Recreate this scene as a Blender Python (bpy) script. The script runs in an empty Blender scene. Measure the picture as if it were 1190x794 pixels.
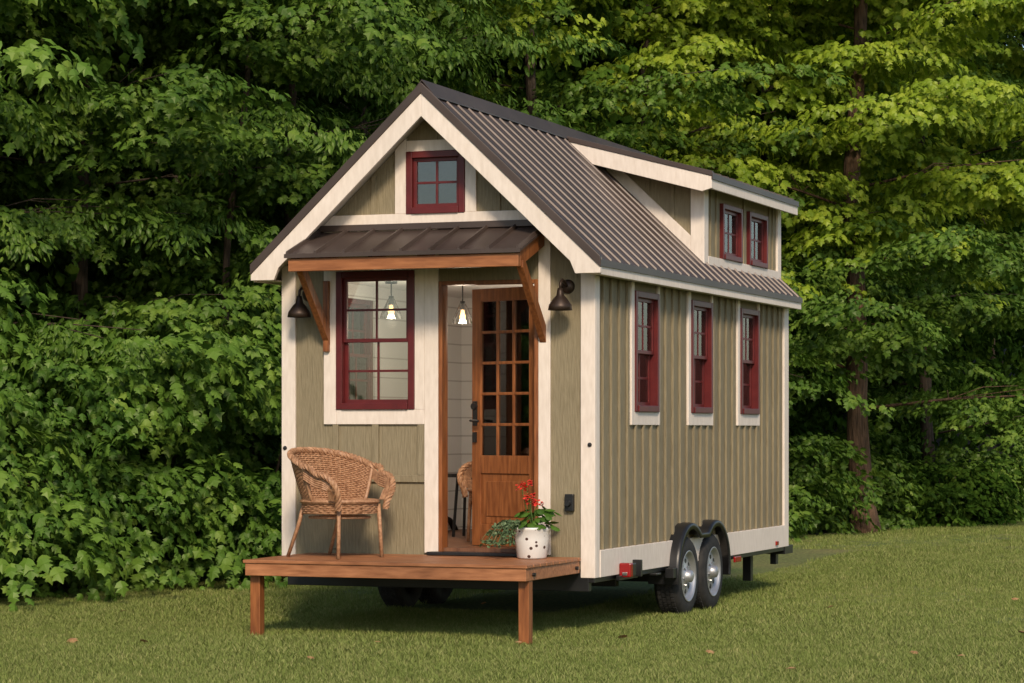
import bpy, bmesh, math, random
import numpy as np
from mathutils import Vector, Matrix
random.seed(7); rng=np.random.default_rng(11)
scene=bpy.context.scene
R=math.radians
# ---------------------------------------------------------------- materials
def newmat(name):
    m=bpy.data.materials.new(name); m.use_nodes=True
    nt=m.node_tree; b=nt.nodes["Principled BSDF"]
    return m,nt,b
def N(nt,t,**kw):
    n=nt.nodes.new(t)
    for k,v in kw.items():
        if k in n.inputs: n.inputs[k].default_value=v
        else: setattr(n,k,v)
    return n
def ramp(nt,fac,stops):
    r=nt.nodes.new('ShaderNodeValToRGB'); e=r.color_ramp.elements
    while len(e)<len(stops): e.new(0.5)
    for i,(p,c) in enumerate(stops):
        e[i].position=p; e[i].color=(*c,1)
    nt.links.new(fac,r.inputs[0]); return r.outputs[0]
def textured(name,c1,c2,scale=(1,1,1),nscale=8,rough=.6,bump=.2,bdist=.01,metal=0,detail=6,spec=.4,dirt=None,ior=None):
    m,nt,b=newmat(name)
    tc=N(nt,'ShaderNodeTexCoord'); mp=N(nt,'ShaderNodeMapping'); mp.inputs['Scale'].default_value=scale
    nt.links.new(tc.outputs['Object'],mp.inputs[0])
    no=N(nt,'ShaderNodeTexNoise'); no.inputs['Scale'].default_value=nscale; no.inputs['Detail'].default_value=detail
    nt.links.new(mp.outputs[0],no.inputs['Vector'])
    col=ramp(nt,no.outputs['Fac'],[(.3,c1),(.7,c2)])
    if dirt:
        n2=N(nt,'ShaderNodeTexNoise'); n2.inputs['Scale'].default_value=1.3; n2.inputs['Detail'].default_value=5
        nt.links.new(tc.outputs['Object'],n2.inputs['Vector'])
        f=ramp(nt,n2.outputs['Fac'],[(.35,(1,1,1)),(.75,(dirt,dirt,dirt))])
        mx=N(nt,'ShaderNodeMix',data_type='RGBA',blend_type='MULTIPLY'); mx.inputs[0].default_value=1
        nt.links.new(col,mx.inputs[6]); nt.links.new(f,mx.inputs[7]); col=mx.outputs[2]
    nt.links.new(col,b.inputs['Base Color'])
    b.inputs['Roughness'].default_value=rough; b.inputs['Metallic'].default_value=metal
    b.inputs['Specular IOR Level'].default_value=spec
    bp=N(nt,'ShaderNodeBump'); bp.inputs['Strength'].default_value=bump; bp.inputs['Distance'].default_value=bdist
    nt.links.new(no.outputs['Fac'],bp.inputs['Height']); nt.links.new(bp.outputs[0],b.inputs['Normal'])
    return m
M={}
M['siding']=textured('siding_tan',(.205,.168,.102),(.27,.226,.143),(14,14,1.6),5,.75,.7,.012,dirt=.86)
M['white']=textured('trim_white',(.68,.59,.51),(.78,.69,.61),(6,6,1.5),6,.6,.25,.006,dirt=.92)
M['red']=textured('window_red',(.085,.009,.010),(.115,.013,.013),(2,2,2),5,.4,.05,.003)
M['wood']=textured('stained_wood',(.14,.042,.012),(.31,.11,.034),(10,10,1.2),4,.45,.25,.005)
M['woodh']=textured('stained_wood_h',(.20,.068,.022),(.36,.14,.052),(1.2,9,9),4,.5,.25,.005)
M['deck']=textured('deck_wood',(.24,.09,.035),(.47,.20,.088),(1.3,12,9),4,.5,.3,.005,dirt=.65)
M['metal']=textured('bronze_metal',(.062,.042,.034),(.085,.060,.050),(1,1,1),3,.42,.05,.003,metal=.2,spec=.5,dirt=.75)
M['black']=textured('black_paint',(.008,.008,.009),(.016,.016,.017),(1,1,1),6,.35,.05,.003)
M['rubber']=textured('rubber',(.014,.014,.014),(.03,.028,.026),(1,1,1),20,.8,.3,.003)
M['rim']=textured('rim_silver',(.35,.35,.36),(.5,.5,.51),(1,1,1),6,.4,.05,.002,metal=.7)
M['lamp']=textured('lamp_bronze',(.03,.018,.012),(.06,.04,.03),(1,1,1),8,.45,.1,.002,metal=.5)
M['wicker']=textured('wicker_cane',(.24,.115,.058),(.48,.27,.15),(1,1,1),40,.55,.3,.003)
M['bark']=textured('bark',(.03,.022,.015),(.10,.072,.05),(5,5,.8),5,.95,1.0,.05)
M['barkred']=textured('bark_warm',(.05,.03,.018),(.17,.10,.06),(5,5,.8),5,.95,1.0,.05)
M['floor']=textured('floor_wood',(.10,.04,.02),(.2,.09,.045),(8,1,1),4,.4,.1,.003)
M['cushion']=textured('cushion',(.6,.57,.55),(.72,.7,.68),(1,1,1),10,.9,.3,.01)
M['soil']=textured('soil',(.02,.013,.008),(.05,.03,.02),(1,1,1),20,.95,.6,.02)
M['chrome']=textured('chrome',(.6,.6,.6),(.7,.7,.7),(1,1,1),8,.2,.02,.001,metal=1)
m,nt,b=newmat('shiplap_white'); tc=N(nt,'ShaderNodeTexCoord'); wv=N(nt,'ShaderNodeTexWave',wave_type='BANDS',bands_direction='Z')
wv.inputs['Scale'].default_value=1.9; nt.links.new(tc.outputs['Object'],wv.inputs[0])
c=ramp(nt,wv.outputs['Fac'],[(.0,(.40,.39,.38)),(.02,(.70,.70,.69))]); nt.links.new(c,b.inputs['Base Color']); b.inputs['Roughness'].default_value=.5; M['shiplap']=m
m,nt,b=newmat('window_glass'); nt.nodes.remove(b)
tr=N(nt,'ShaderNodeBsdfTransparent'); tr.inputs[0].default_value=(.88,.91,.9,1)
gl=N(nt,'ShaderNodeBsdfGlossy'); gl.inputs['Roughness'].default_value=.02
lw=N(nt,'ShaderNodeFresnel'); lw.inputs[0].default_value=1.55
ad=N(nt,'ShaderNodeMath',operation='ADD'); ad.inputs[1].default_value=.04; nt.links.new(lw.outputs[0],ad.inputs[0])
mx=N(nt,'ShaderNodeMixShader'); nt.links.new(ad.outputs[0],mx.inputs[0]); nt.links.new(tr.outputs[0],mx.inputs[1]); nt.links.new(gl.outputs[0],mx.inputs[2])
nt.links.new(mx.outputs[0],nt.nodes['Material Output'].inputs[0]); M['glass']=m
def emis(name,c,s):
    m,nt,b=newmat(name); b.inputs['Base Color'].default_value=(*c,1); b.inputs['Emission Color'].default_value=(*c,1); b.inputs['Emission Strength'].default_value=s; return m
M['bulb']=emis('warm_bulb',(1,.50,.18),4)
def plain(name,c,r=.5,metal=0):
    m,nt,b=newmat(name); b.inputs['Base Color'].default_value=(*c,1); b.inputs['Roughness'].default_value=r; b.inputs['Metallic'].default_value=metal; return m
M['redlens']=plain('red_lens',(.25,.008,.01),.2)
M['petal']=textured('red_petal',(.5,.02,.015),(.75,.05,.03),(1,1,1),30,.5,.1,.002)
m,nt,b=newmat('enamel_pot'); tc=N(nt,'ShaderNodeTexCoord'); vo=N(nt,'ShaderNodeTexVoronoi'); vo.inputs['Scale'].default_value=16; vo.inputs['Randomness'].default_value=.75
nt.links.new(tc.outputs['Object'],vo.inputs['Vector']); c=ramp(nt,vo.outputs['Distance'],[(.17,(.06,.03,.025)),(.21,(.68,.66,.63))]); nt.links.new(c,b.inputs['Base Color']); b.inputs['Roughness'].default_value=.3; M['pot']=m
def leafmat(name,c1,c2,c3,trans=.3,rough=.5,gloss=.03):
    m,nt,b=newmat(name); nt.nodes.remove(b)
    oi=N(nt,'ShaderNodeObjectInfo'); ge=N(nt,'ShaderNodeNewGeometry')
    ad=N(nt,'ShaderNodeMath',operation='ADD'); nt.links.new(oi.outputs['Random'],ad.inputs[0]); nt.links.new(ge.outputs['Random Per Island'],ad.inputs[1])
    hf=N(nt,'ShaderNodeMath',operation='MULTIPLY'); hf.inputs[1].default_value=.5; nt.links.new(ad.outputs[0],hf.inputs[0])
    c=ramp(nt,hf.outputs[0],[(.1,c1),(.55,c2),(.92,c3)])
    d=N(nt,'ShaderNodeBsdfDiffuse'); nt.links.new(c,d.inputs[0]); last=d.outputs[0]
    if trans:
        t=N(nt,'ShaderNodeBsdfTranslucent'); nt.links.new(c,t.inputs[0])
        mx=N(nt,'ShaderNodeMixShader'); mx.inputs[0].default_value=trans
        nt.links.new(last,mx.inputs[1]); nt.links.new(t.outputs[0],mx.inputs[2]); last=mx.outputs[0]
    if gloss:
        g=N(nt,'ShaderNodeBsdfGlossy'); g.inputs['Roughness'].default_value=rough; g.inputs[0].default_value=(.8,.8,.6,1)
        mx=N(nt,'ShaderNodeMixShader'); mx.inputs[0].default_value=gloss
        nt.links.new(last,mx.inputs[1]); nt.links.new(g.outputs[0],mx.inputs[2]); last=mx.outputs[0]
    nt.links.new(last,nt.nodes['Material Output'].inputs[0])
    return m
M['leaf_bright']=leafmat('leaf_bright',(.15,.24,.018),(.25,.35,.025),(.36,.44,.045),.35)  # sunlit tone of the upper crowns, put into the leaf colour
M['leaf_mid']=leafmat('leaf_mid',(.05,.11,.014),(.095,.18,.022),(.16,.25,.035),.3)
M['leaf_bush']=leafmat('leaf_bush',(.045,.11,.014),(.085,.18,.024),(.135,.24,.036),.3)
M['leaf_bush2']=leafmat('leaf_bush_light',(.07,.15,.02),(.12,.23,.03),(.19,.30,.045),.3)
M['leaf_shade']=leafmat('leaf_shade',(.03,.07,.010),(.06,.12,.016),(.10,.17,.024),.2,gloss=0)  # part-shaded copy of the leaf green, shade put into the colour
M['leaf_dark']=leafmat('leaf_dark',(.014,.035,.008),(.028,.06,.012),(.055,.10,.018),0,gloss=0)  # forest gloom put into the leaf colour of the back masses
M['ivy']=leafmat('leaf_ivy',(.08,.14,.06),(.14,.2,.1),(.25,.3,.18),.2)
M['grass']=leafmat('grass_blade',(.15,.20,.05),(.23,.28,.075),(.38,.37,.15),.2,gloss=0)
M['dry']=textured('dry_leaf',(.25,.13,.05),(.4,.24,.11),(1,1,1),20,.8,.3,.005)
# ---------------------------------------------------------------- mesh helpers
def link(ob,parent=None):
    scene.collection.objects.link(ob)
    if parent is not None: ob.parent=parent
    return ob
def empty(name,loc=(0,0,0),rz=0):
    e=bpy.data.objects.new(name,None); e.empty_display_size=.2; e.location=loc; e.rotation_euler=(0,0,rz); return link(e)
def meshobj(name,verts,faces,mat,parent=None,smooth=False,bevel=0,recalc=True):
    me=bpy.data.meshes.new(name); me.from_pydata([tuple(v) for v in verts],[],faces)
    if recalc:
        bm=bmesh.new(); bm.from_mesh(me); bmesh.ops.recalc_face_normals(bm,faces=bm.faces); bm.to_mesh(me); bm.free()
    me.materials.append(M[mat] if isinstance(mat,str) else mat)
    if smooth: me.polygons.foreach_set('use_smooth',[True]*len(me.polygons))
    ob=bpy.data.objects.new(name,me); link(ob,parent)
    if bevel:
        b=ob.modifiers.new('b','BEVEL'); b.width=bevel; b.segments=2; b.limit_method='ANGLE'; b.angle_limit=R(35)
    return ob
def box(name,x0,x1,y0,y1,z0,z1,mat,parent,bevel=.004):
    v=[(x,y,z) for x in (x0,x1) for y in (y0,y1) for z in (z0,z1)]
    f=[(0,1,3,2),(4,6,7,5),(0,4,5,1),(2,3,7,6),(0,2,6,4),(1,5,7,3)]
    return meshobj(name,v,f,mat,parent,bevel=bevel)
def prism(name,pts,axis,lo,hi,mat,parent,bevel=.003):
    n=len(pts)
    def p(a,b,c): return (c,a,b) if axis=='x' else ((a,c,b) if axis=='y' else (a,b,c))
    v=[p(a,b,lo) for a,b in pts]+[p(a,b,hi) for a,b in pts]
    f=[tuple(range(n)),tuple(range(n,2*n))]+[(i,(i+1)%n,n+(i+1)%n,n+i) for i in range(n)]
    return meshobj(name,v,f,mat,parent,bevel=bevel)
class Acc:
    def __init__(s): s.v=[];s.f=[]
    def add(s,v,f):
        o=len(s.v); s.v+=[tuple(a) for a in v]; s.f+=[tuple(i+o for i in q) for q in f]
    def tube(s,pts,rad,k=6,closed=False):
        pts=[Vector(p) for p in pts]; n=len(pts); vs=[];fs=[]
        if not hasattr(rad,'__len__'): rad=[rad]*n
        prev=None
        for i,p in enumerate(pts):
            if closed: t=pts[(i+1)%n]-pts[i-1]
            else: t=pts[min(i+1,n-1)]-pts[max(i-1,0)]
            t=t.normalized() if t.length>1e-9 else Vector((0,0,1))
            if prev is None:
                a=t.orthogonal().normalized()
            else:
                a=prev-t*prev.dot(t)
                a=a.normalized() if a.length>1e-6 else t.orthogonal().normalized()
            prev=a; b=t.cross(a)
            for j in range(k):
                w=2*math.pi*j/k; vs.append(p+(a*math.cos(w)+b*math.sin(w))*rad[i])
        for i in range(n if closed else n-1):
            for j in range(k):
                i2=(i+1)%n; fs.append((i*k+j,i*k+(j+1)%k,i2*k+(j+1)%k,i2*k+j))
        if not closed:
            fs.append(tuple(range(k))[::-1]); fs.append(tuple((n-1)*k+j for j in range(k)))
        s.add(vs,fs)
    def box(s,x0,x1,y0,y1,z0,z1):
        v=[(x,y,z) for x in (x0,x1) for y in (y0,y1) for z in (z0,z1)]
        s.add(v,[(0,1,3,2),(4,6,7,5),(0,4,5,1),(2,3,7,6),(0,2,6,4),(1,5,7,3)])
    def lathe(s,prof,c,axis='z',k=32):
        vs=[];n=len(prof)
        for i in range(k):
            w=2*math.pi*i/k
            for r,h in prof:
                if axis=='z': vs.append((c[0]+r*math.cos(w),c[1]+r*math.sin(w),c[2]+h))
                elif axis=='x': vs.append((c[0]+h,c[1]+r*math.cos(w),c[2]+r*math.sin(w)))
                else: vs.append((c[0]+r*math.cos(w),c[1]+h,c[2]+r*math.sin(w)))
        fs=[(i*n+j,((i+1)%k)*n+j,((i+1)%k)*n+j+1,i*n+j+1) for i in range(k) for j in range(n-1)]
        s.add(vs,fs)
    def obj(s,name,mat,parent=None,smooth=False,bevel=0,recalc=True): return meshobj(name,s.v,s.f,mat,parent,smooth,bevel,recalc)
# ---------------------------------------------------------------- house
W=2.55; L=5.65; CX=-1.275; SL=.940; RZ=4.14
H=empty('tiny_house')
def zt(x): return RZ-SL*abs(x-CX)
def wall(name,axis,p0,p1,a0,a1,z0,z1,ops,mat):
    acc=Acc(); cuts=sorted({a0,a1}|{o[0] for o in ops}|{o[1] for o in ops})
    for s,e in zip(cuts[:-1],cuts[1:]):
        mid=(s+e)/2; zz=z0
        for o in sorted([o for o in ops if o[0]<mid<o[1]],key=lambda o:o[2]):
            if o[2]>zz+1e-4:
                acc.box(*( (s,e,p0,p1) if axis=='y' else (p0,p1,s,e) ),zz,o[2])
            zz=o[3]
        if zz<z1-1e-4: acc.box(*( (s,e,p0,p1) if axis=='y' else (p0,p1,s,e) ),zz,z1)
    return acc.obj(name,mat,H)
fw=(-2.09,-1.453,1.708,2.76); dr=(-1.245,-.431,.50,2.68); gw=(-1.50,-1.036,3.21,3.67)
wall('front_wall','y',0,.07,-W,0,.50,2.80,[fw,dr],'siding')
wall('front_lining','y',.07,.09,-W+.09,-.09,.64,2.74,[fw,(dr[0],dr[1],.64,2.68)],'shiplap')
def zu(x): return zt(x)-.13
prism('gable_left',[(-W,2.80),(gw[0],2.80),(gw[0],zu(gw[0])),(-W,zu(-W))],'y',0,.07,'siding',H,0)
prism('gable_right',[(0,2.80),(gw[1],2.80),(gw[1],zu(gw[1])),(0,zu(0))],'y',0,.07,'siding',H,0)
box('gable_low',gw[0],gw[1],0,.07,2.80,gw[2],'siding',H,0)
prism('gable_top',[(gw[0],gw[3]),(gw[1],gw[3]),(gw[1],zu(gw[1])),(CX,zu(CX)),(gw[0],zu(gw[0]))],'y',0,.07,'siding',H,0)
sw=[(.945,1.565),(2.485,3.105),(4.015,4.635)]; SZ=(1.685,2.635)
ops=[(a+.01,b-.01,SZ[0]+.01,SZ[1]-.01) for a,b in sw]
wall('right_wall','x',-.07,0,.0701,L,.50,2.80,ops,'siding')
wall('right_lining','x',-.09,-.07,.0901,L-.09,.64,2.74,ops,'shiplap')
wall('left_wall','x',-W,-W+.07,.0701,L,.50,2.80,ops,'siding')
wall('left_lining','x',-W+.07,-W+.09,.0901,L-.09,.64,2.74,ops,'shiplap')
box('back_wall',-W,0,L+.0005,L+.06,.50,2.80,'siding',H)
prism('back_gable',[(-W,2.8),(0,2.8),(0,zu(0)),(CX,zu(CX)),(-W,zu(-W))],'y',L,L+.06,'siding',H,0)
box('interior_partition',-W+.09,-.09,3.5,3.56,.64,2.74,'shiplap',H)
box('floor',-W+.075,-.075,.012,L,.56,.64,'floor',H,0)
box('ceiling',-W+.07,-.07,.07,L,2.74,2.78,'shiplap',H,0)
prism('loft_partition',[(-2.1,2.79),(-.45,2.79),(-.45,zu(-.45)-.1),(CX,zu(CX)-.1),(-2.1,zu(-2.1)-.1)],'y',1.6,1.64,'shiplap',H,0)
def fb(acc,axis,pos,a0,a1,d0,d1,z0,z1,sgn=1):
    if axis=='y': acc.box(a0,a1,pos-d1,pos-d0,z0,z1)
    else:
        xs=sorted((pos+sgn*d0,pos+sgn*d1)); acc.box(xs[0],xs[1],a0,a1,z0,z1)
def window(name,axis,pos,a0,a1,z0,z1,cols,rows,sgn=1,mid=True,fr=.05,mat='red'):
    A=Acc()
    fb(A,axis,pos,a0,a0+fr,-.065,.035,z0,z1,sgn); fb(A,axis,pos,a1-fr,a1,-.065,.035,z0,z1,sgn)
    fb(A,axis,pos,a0+fr,a1-fr,-.065,.035,z1-fr,z1,sgn); fb(A,axis,pos,a0+fr-.0,a1-fr,-.065,.045,z0,z0+fr,sgn)
    A.obj(name+'_frame',mat,H,bevel=.004)
    B=Acc(); i0,i1,j0,j1=a0+fr,a1-fr,z0+fr,z1-fr; s=.028
    def sash(u0,u1,w0,w1,d,c,r):
        fb(B,axis,pos,u0,u0+s,d-.03,d,w0,w1,sgn); fb(B,axis,pos,u1-s,u1,d-.03,d,w0,w1,sgn)
        fb(B,axis,pos,u0+s,u1-s,d-.03,d,w1-s,w1,sgn); fb(B,axis,pos,u0+s,u1-s,d-.03,d,w0,w0+s,sgn)
        t=.009
        for k in range(1,c):
            u=u0+(u1-u0)*k/c; fb(B,axis,pos,u-t,u+t,d-.022,d-.006,w0+s,w1-s,sgn)
        for k in range(1,r):
            w=w0+(w1-w0)*k/r; fb(B,axis,pos,u0+s,u1-s,d-.0205,d-.0075,w-t,w+t,sgn)
        G=Acc()
        fb(G,axis,pos,u0+s*.6,u1-s*.6,d-.016,d-.012,w0+s*.6,w1-s*.6,sgn); G.obj(name+'_glass','glass',H)
    if mid:
        m=(j0+j1)/2
        sash(i0,i1,m-.014,j1,.0,cols,rows); sash(i0,i1,j0,m+.013,-.031,cols,rows)
    else: sash(i0,i1,j0,j1,0,cols,rows)
    B.obj(name+'_sash',mat,H,bevel=.002)
window('front_window','y',0,-2.10,-1.443,1.70,2.77,2,2)
window('gable_window','y',0,-1.51,-1.026,3.20,3.68,2,2,mid=False)
for i,(a,b) in enumerate(sw):
    window('side_window_%d'%(i+1),'x',0,a,b,*SZ,2,2)
    window('left_window_%d'%(i+1),'x',-W,a,b,*SZ,2,2,sgn=-1)
T=Acc()
def ftm(x0,x1,z0,z1,d=.024): T.box(x0,x1,-d,-.0005,z0,z1)
ftm(-W-.02,-2.452,.44,2.83); ftm(-.092,.024,.432,2.83)
ftm(-2.208,-2.101,1.585,3.088); ftm(-2.1005,-1.3605,1.585,1.699,.0235); ftm(-1.442,-1.3605,1.6995,3.088,.0235)
ftm(-1.36,-1.246,.60,3.0875,.0245); ftm(-.43,-.335,.60,3.088)
ftm(-2.101,-1.442,2.771,3.088,.023)
T.obj('front_trim','white',H,bevel=.004)
hw=lambda z:(RZ-.13-z)/SL
prism('gable_band',[(CX-hw(3.09),3.09),(CX+hw(3.09),3.09),(CX+hw(3.205),3.205),(CX-hw(3.205),3.205)],'y',-.027,-.0006,'white',H)
T=Acc()
for a,b in ((-1.605,-1.512),(-1.024,-.935)):
    prism('gable_stile',[(a,3.206),(b,3.206),(b,zu(b)),(a,zu(a))],'y',-.024,-.0006,'white',H)
T.box(-1.511,-1.025,-.0235,-.0006,3.681,3.765); T.obj('gable_head','white',H,bevel=.004)
for x in (-1.79,-.76,-1.275):
    z0=3.206 if x!=-1.275 else 3.766
    box('gable_batten',x-.02,x+.02,-.016,-.0006,z0,zu(x)-.02,'siding',H)
T=Acc()
for x0,x1,z0,z1 in ((-2.135,-2.085,.62,1.584),(-1.80,-1.745,1.195,1.584),(-1.42,-1.3605,1.195,1.584),(-2.085,-1.3605,1.14,1.194)):
    T.box(x0,x1,-.022,-.0006,z0,z1)
T.obj('panel_batten','siding',H,bevel=.003)
T=Acc()
T.box(.0005,.024,-.0004,.085,.432,2.70); T.box(.0005,.024,L-.085,L+.075,.432,2.70)
for a,b in sw:
    T.box(.0006,.023,a-.075,a-.001,1.58,2.70); T.box(.0006,.023,b+.001,b+.045,1.58,2.70); T.box(.0006,.0225,a-.0005,b+.0005,1.58,SZ[0]-.001)
T.box(.0006,.03,.0855,L-.0855,.432,.637)
T.obj('side_trim','white',H,bevel=.004)
T=Acc(); y=.20
while y<L-.12:
    w=.019; blk=[s for s in sw if s[0]-.09<y<s[1]+.065]
    if blk: T.box(.0005,.022,y-w,y+w,.638,1.579); 
    else: T.box(.0005,.022,y-w,y+w,.638,2.70)
    y+=.20
T.obj('side_batten','siding',H,bevel=.003)
T=Acc(); y=.2
while y<L-.1: T.box(-W-.018,-W-.0005,y-.019,y+.019,.638,2.70); y+=.4
T.box(-W-.022,-W-.0005,0,L,.432,.637)
T.obj('left_batten','siding',H)
XE=.155; XL=2*CX-XE; Y0=-.27; Y1=5.72
def slab(xe,name):
    ze=zt(xe)
    prism(name,[(CX,RZ),(xe,ze),(xe,ze-.035),(CX,RZ-.035)],'y',Y0,Y1,'metal',H,0)
slab(XE,'roof_right'); slab(XL,'roof_left')
prism('roof_soffit_r',[(CX,RZ-.036),(XE-.03,zt(XE-.03)-.036),(XE-.03,zt(XE-.03)-.12),(CX,RZ-.12)],'y',Y0+.03,Y1-.03,'white',H,0)
prism('roof_soffit_l',[(CX-.0005,RZ-.036),(XL+.03,zt(XL+.03)-.036),(XL+.03,zt(XL+.03)-.12),(CX-.0005,RZ-.12)],'y',Y0+.03,Y1-.03,'white',H,0)
A=Acc()
def rib(acc,x0,z0,x1,z1,y,w=.011,h=.017):
    v=[];
    for x,z in ((x0,z0),(x1,z1)):
        v+=[(x,y-w,z),(x,y-w*.45,z+h),(x,y+w*.45,z+h),(x,y+w,z)]
    acc.add(v,[(0,1,5,4),(1,2,6,5),(2,3,7,6),(0,3,2,1),(4,5,6,7)])
RS=.225
y=Y0+.02
while y<Y1:
    rib(A,CX+.02,zt(CX+.02)+.001,XE,zt(XE)+.001,y); rib(A,CX-.02,zt(CX+.02)+.001,XL,zt(XL)+.001,y); y+=RS
A.obj('roof_ribs','metal',H)
prism('ridge_cap',[(CX-.11,zt(CX-.11)+.02),(CX,RZ+.045),(CX+.11,zt(CX+.11)+.02),(CX+.11,zt(CX+.11)+.028),(CX,RZ+.055),(CX-.11,zt(CX-.11)+.028)],'y',Y0-.01,Y1+.01,'metal',H,0)
for sg,nm in ((1,'r'),(-1,'l')):
    f=lambda d,o:(CX+sg*d, RZ-SL*d+o)
    prism('rake_trim_'+nm,[f(.0,.03),f(1.432,.03),f(1.432,-.05),f(0,-.05)],'y',Y0-.035,Y0-.001,'metal',H)
    dE=1.43
    di=(RZ-.225-2.70)/SL
    prism('barge_board_'+nm,[f(0,-.051),f(dE,-.051),(CX+sg*dE,2.70),(CX+sg*(di-.06),2.70),f(di-.10,-.225),f(0,-.225)],'y',Y0-.024,Y0+.012,'white',H)
box('fascia_right',XE-.03,XE-.006,Y0+.012,Y1,2.69,zt(XE)-.037,'white',H)
box('soffit_right',.0255,XE-.031,Y0+.013,Y1-.01,2.701,2.715,'white',H)
box('fascia_left',XL+.006,XL+.03,Y0+.012,Y1,2.69,zt(XE)-.037,'white',H)
box('soffit_left',XL+.031,-W-.0255,Y0+.013,Y1-.01,2.701,2.715,'white',H)
prism('eave_drip',[(XE-.004,zt(XE)-.045),(XE+.006,zt(XE)-.045),(XE+.006,zt(XE)+.004),(XE-.004,zt(XE)+.006)],'y',Y0-.03,Y1,'metal',H,0)
# ------ dormer
DY0=2.8; DW=3.1; DX=-.06; DE=.12; DS=.265
def zd(x): return 4.085-DS*(x-CX)
xm=CX+(RZ-4.085)/(SL-DS)+.06
prism('dormer_roof',[(xm-.1,zd(xm-.1)),(DE,zd(DE)),(DE,zd(DE)-.03),(xm-.1,zd(xm-.1)-.03)],'y',DY0,Y1,'metal',H,0)
A=Acc(); y=DY0+.03
while y<Y1: rib(A,xm-.1,zd(xm-.1)+.001,DE,zd(DE)+.001,y); y+=RS
A.obj('dormer_ribs','metal',H)
prism('dormer_soffit',[(xm,zd(xm)-.031),(DE-.03,zd(DE-.03)-.031),(DE-.03,zd(DE-.03)-.11),(xm,zd(xm)-.11)],'y',DY0+.02,Y1-.02,'white',H,0)
prism('dormer_barge',[(xm-.1,zd(xm-.1)-.02),(DE-.004,zd(DE-.004)-.02),(DE-.004,zd(DE)-.12),(DE-.09,zd(DE)-.145),(xm+.05,zd(xm+.05)-.165),(xm,zd(xm)-.14)],'y',DY0-.024,DY0+.019,'white',H)
prism('dormer_rake',[(xm-.15,zd(xm-.15)+.025),(DE+.004,zd(DE+.004)+.025),(DE+.004,zd(DE)-.019),(xm-.15,zd(xm-.15)-.019)],'y',DY0-.034,DY0-.001,'metal',H)
box('dormer_fascia',DE-.029,DE-.006,DY0+.02,Y1,zd(DE)-.125,zd(DE)-.032,'white',H)
prism('dormer_drip',[(DE-.004,zd(DE)-.045),(DE+.006,zd(DE)-.045),(DE+.006,zd(DE)+.004),(DE-.004,zd(DE)+.006)],'y',DY0-.03,Y1,'metal',H,0)
prism('dormer_cheek',[(DX-.01,zt(DX)-.05),(DX-.01,zd(DX)-.1),(xm+.1,zd(xm+.1)-.1),(xm+.1,zt(xm+.1)-.05)],'y',DW,DW+.06,'siding',H,0)
dops=[(3.645,4.265,3.06,3.52),(4.53,5.15,3.06,3.52)]
wall('dormer_wall','x',DX-.06,DX,DW-.0005,L,2.95,zd(DX)-.10,dops,'siding')
box('dormer_lining',DX-.5,DX-.45,DW+.2,L-.1,2.8,3.6,'shiplap',H,0)
for i,o in enumerate(dops): window('dormer_window_%d'%i,'x',DX,o[0]-.01,o[1]+.01,3.05,3.54,2,2,mid=False,fr=.045)
T=Acc()
T.box(DX+.0005,DX+.024,DW-.0255,DW+.10,2.96,zd(DX)-.12); T.box(DX+.0005,DX+.024,L-.1,L+.02,2.96,zd(DX)-.12)
T.box(DX+.0006,DX+.027,DW+.1005,L-.1005,2.96,3.049)
T.box(DX-.10,DX+.0004,DW-.025,DW-.0006,zt(DX)-.05,zd(DX)-.12)
T.obj('dormer_trim','white',H,bevel=.003)
T=Acc()
for y in (DW+.22,DW+.40,4.39,4.42,5.28,5.42): T.box(DX+.0005,DX+.016,y-.014,y+.014,3.05,zd(DX)-.12)
T.obj('dormer_batten','siding',H)
prism('dormer_flashing',[(DX-.10,zt(DX-.10)-.02),(DX-.10,zt(DX-.10)+.125),(-.93,zt(-.93)+.125),(-.93,zt(-.93)-.02)],'y',DW-.02,DW-.0008,'white',H)
for x in (-.33,-.55,-.8):
    box('cheek_batten',x-.018,x+.018,DW-.014,DW-.0006,zt(x)+.12,max(zd(x)-.11,zt(x)+.14),'siding',H)
# ------ awning
AX0=-2.239; AX1=-.376; AY=-.6; AZ=.038
def za(y): return 3.085+(y)*(3.085-2.835-AZ)/.6
prism('awning_metal',[(0,za(0)),(AY-.02,za(AY-.02)),(AY-.02,za(AY-.02)-.02),(0,za(0)-.02)],'x',AX0-.02,AX1+.02,'metal',H,0)
A=Acc(); x=AX0
while x<=AX1+.03:
    v=[]
    for y in (-.002,AY-.02):
        z=za(y); v+=[(x-.014,y,z),(x-.007,y,z+.028),(x+.007,y,z+.028),(x+.014,y,z)]
    A.add(v,[(0,1,5,4),(1,2,6,5),(2,3,7,6),(0,3,2,1),(4,5,6,7)]); x+=(AX1-AX0)/8
A.obj('awning_ribs','metal',H)
box('awning_drip',AX0-.022,AX1+.022,AY-.026,AY-.018,za(AY)-.03,za(AY)+.001,'metal',H,0)
box('awning_flashing',AX0-.02,AX1+.02,-.045,-.0285,za(0)-.005,za(0)+.045,'metal',H)
box('awning_beam',AX0,AX1,AY,AY+.045,2.705+AZ,2.80+AZ,'woodh',H)
for x0 in (AX0,AX1-.04): prism('awning_rafter',[(-.03,za(-.03)-.021),(AY+.046,za(AY+.046)-.021),(AY+.046,2.706+AZ),(-.03,2.93)],'x',x0,x0+.04,'wood',H)
for x0 in (-2.0,-1.6,-1.2,-.8): prism('awning_rafter_mid',[(-.03,za(-.03)-.04),(AY+.046,za(AY+.046)-.04),(AY+.046,2.73+AZ),(-.03,2.95)],'x',x0,x0+.035,'wood',H)
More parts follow.
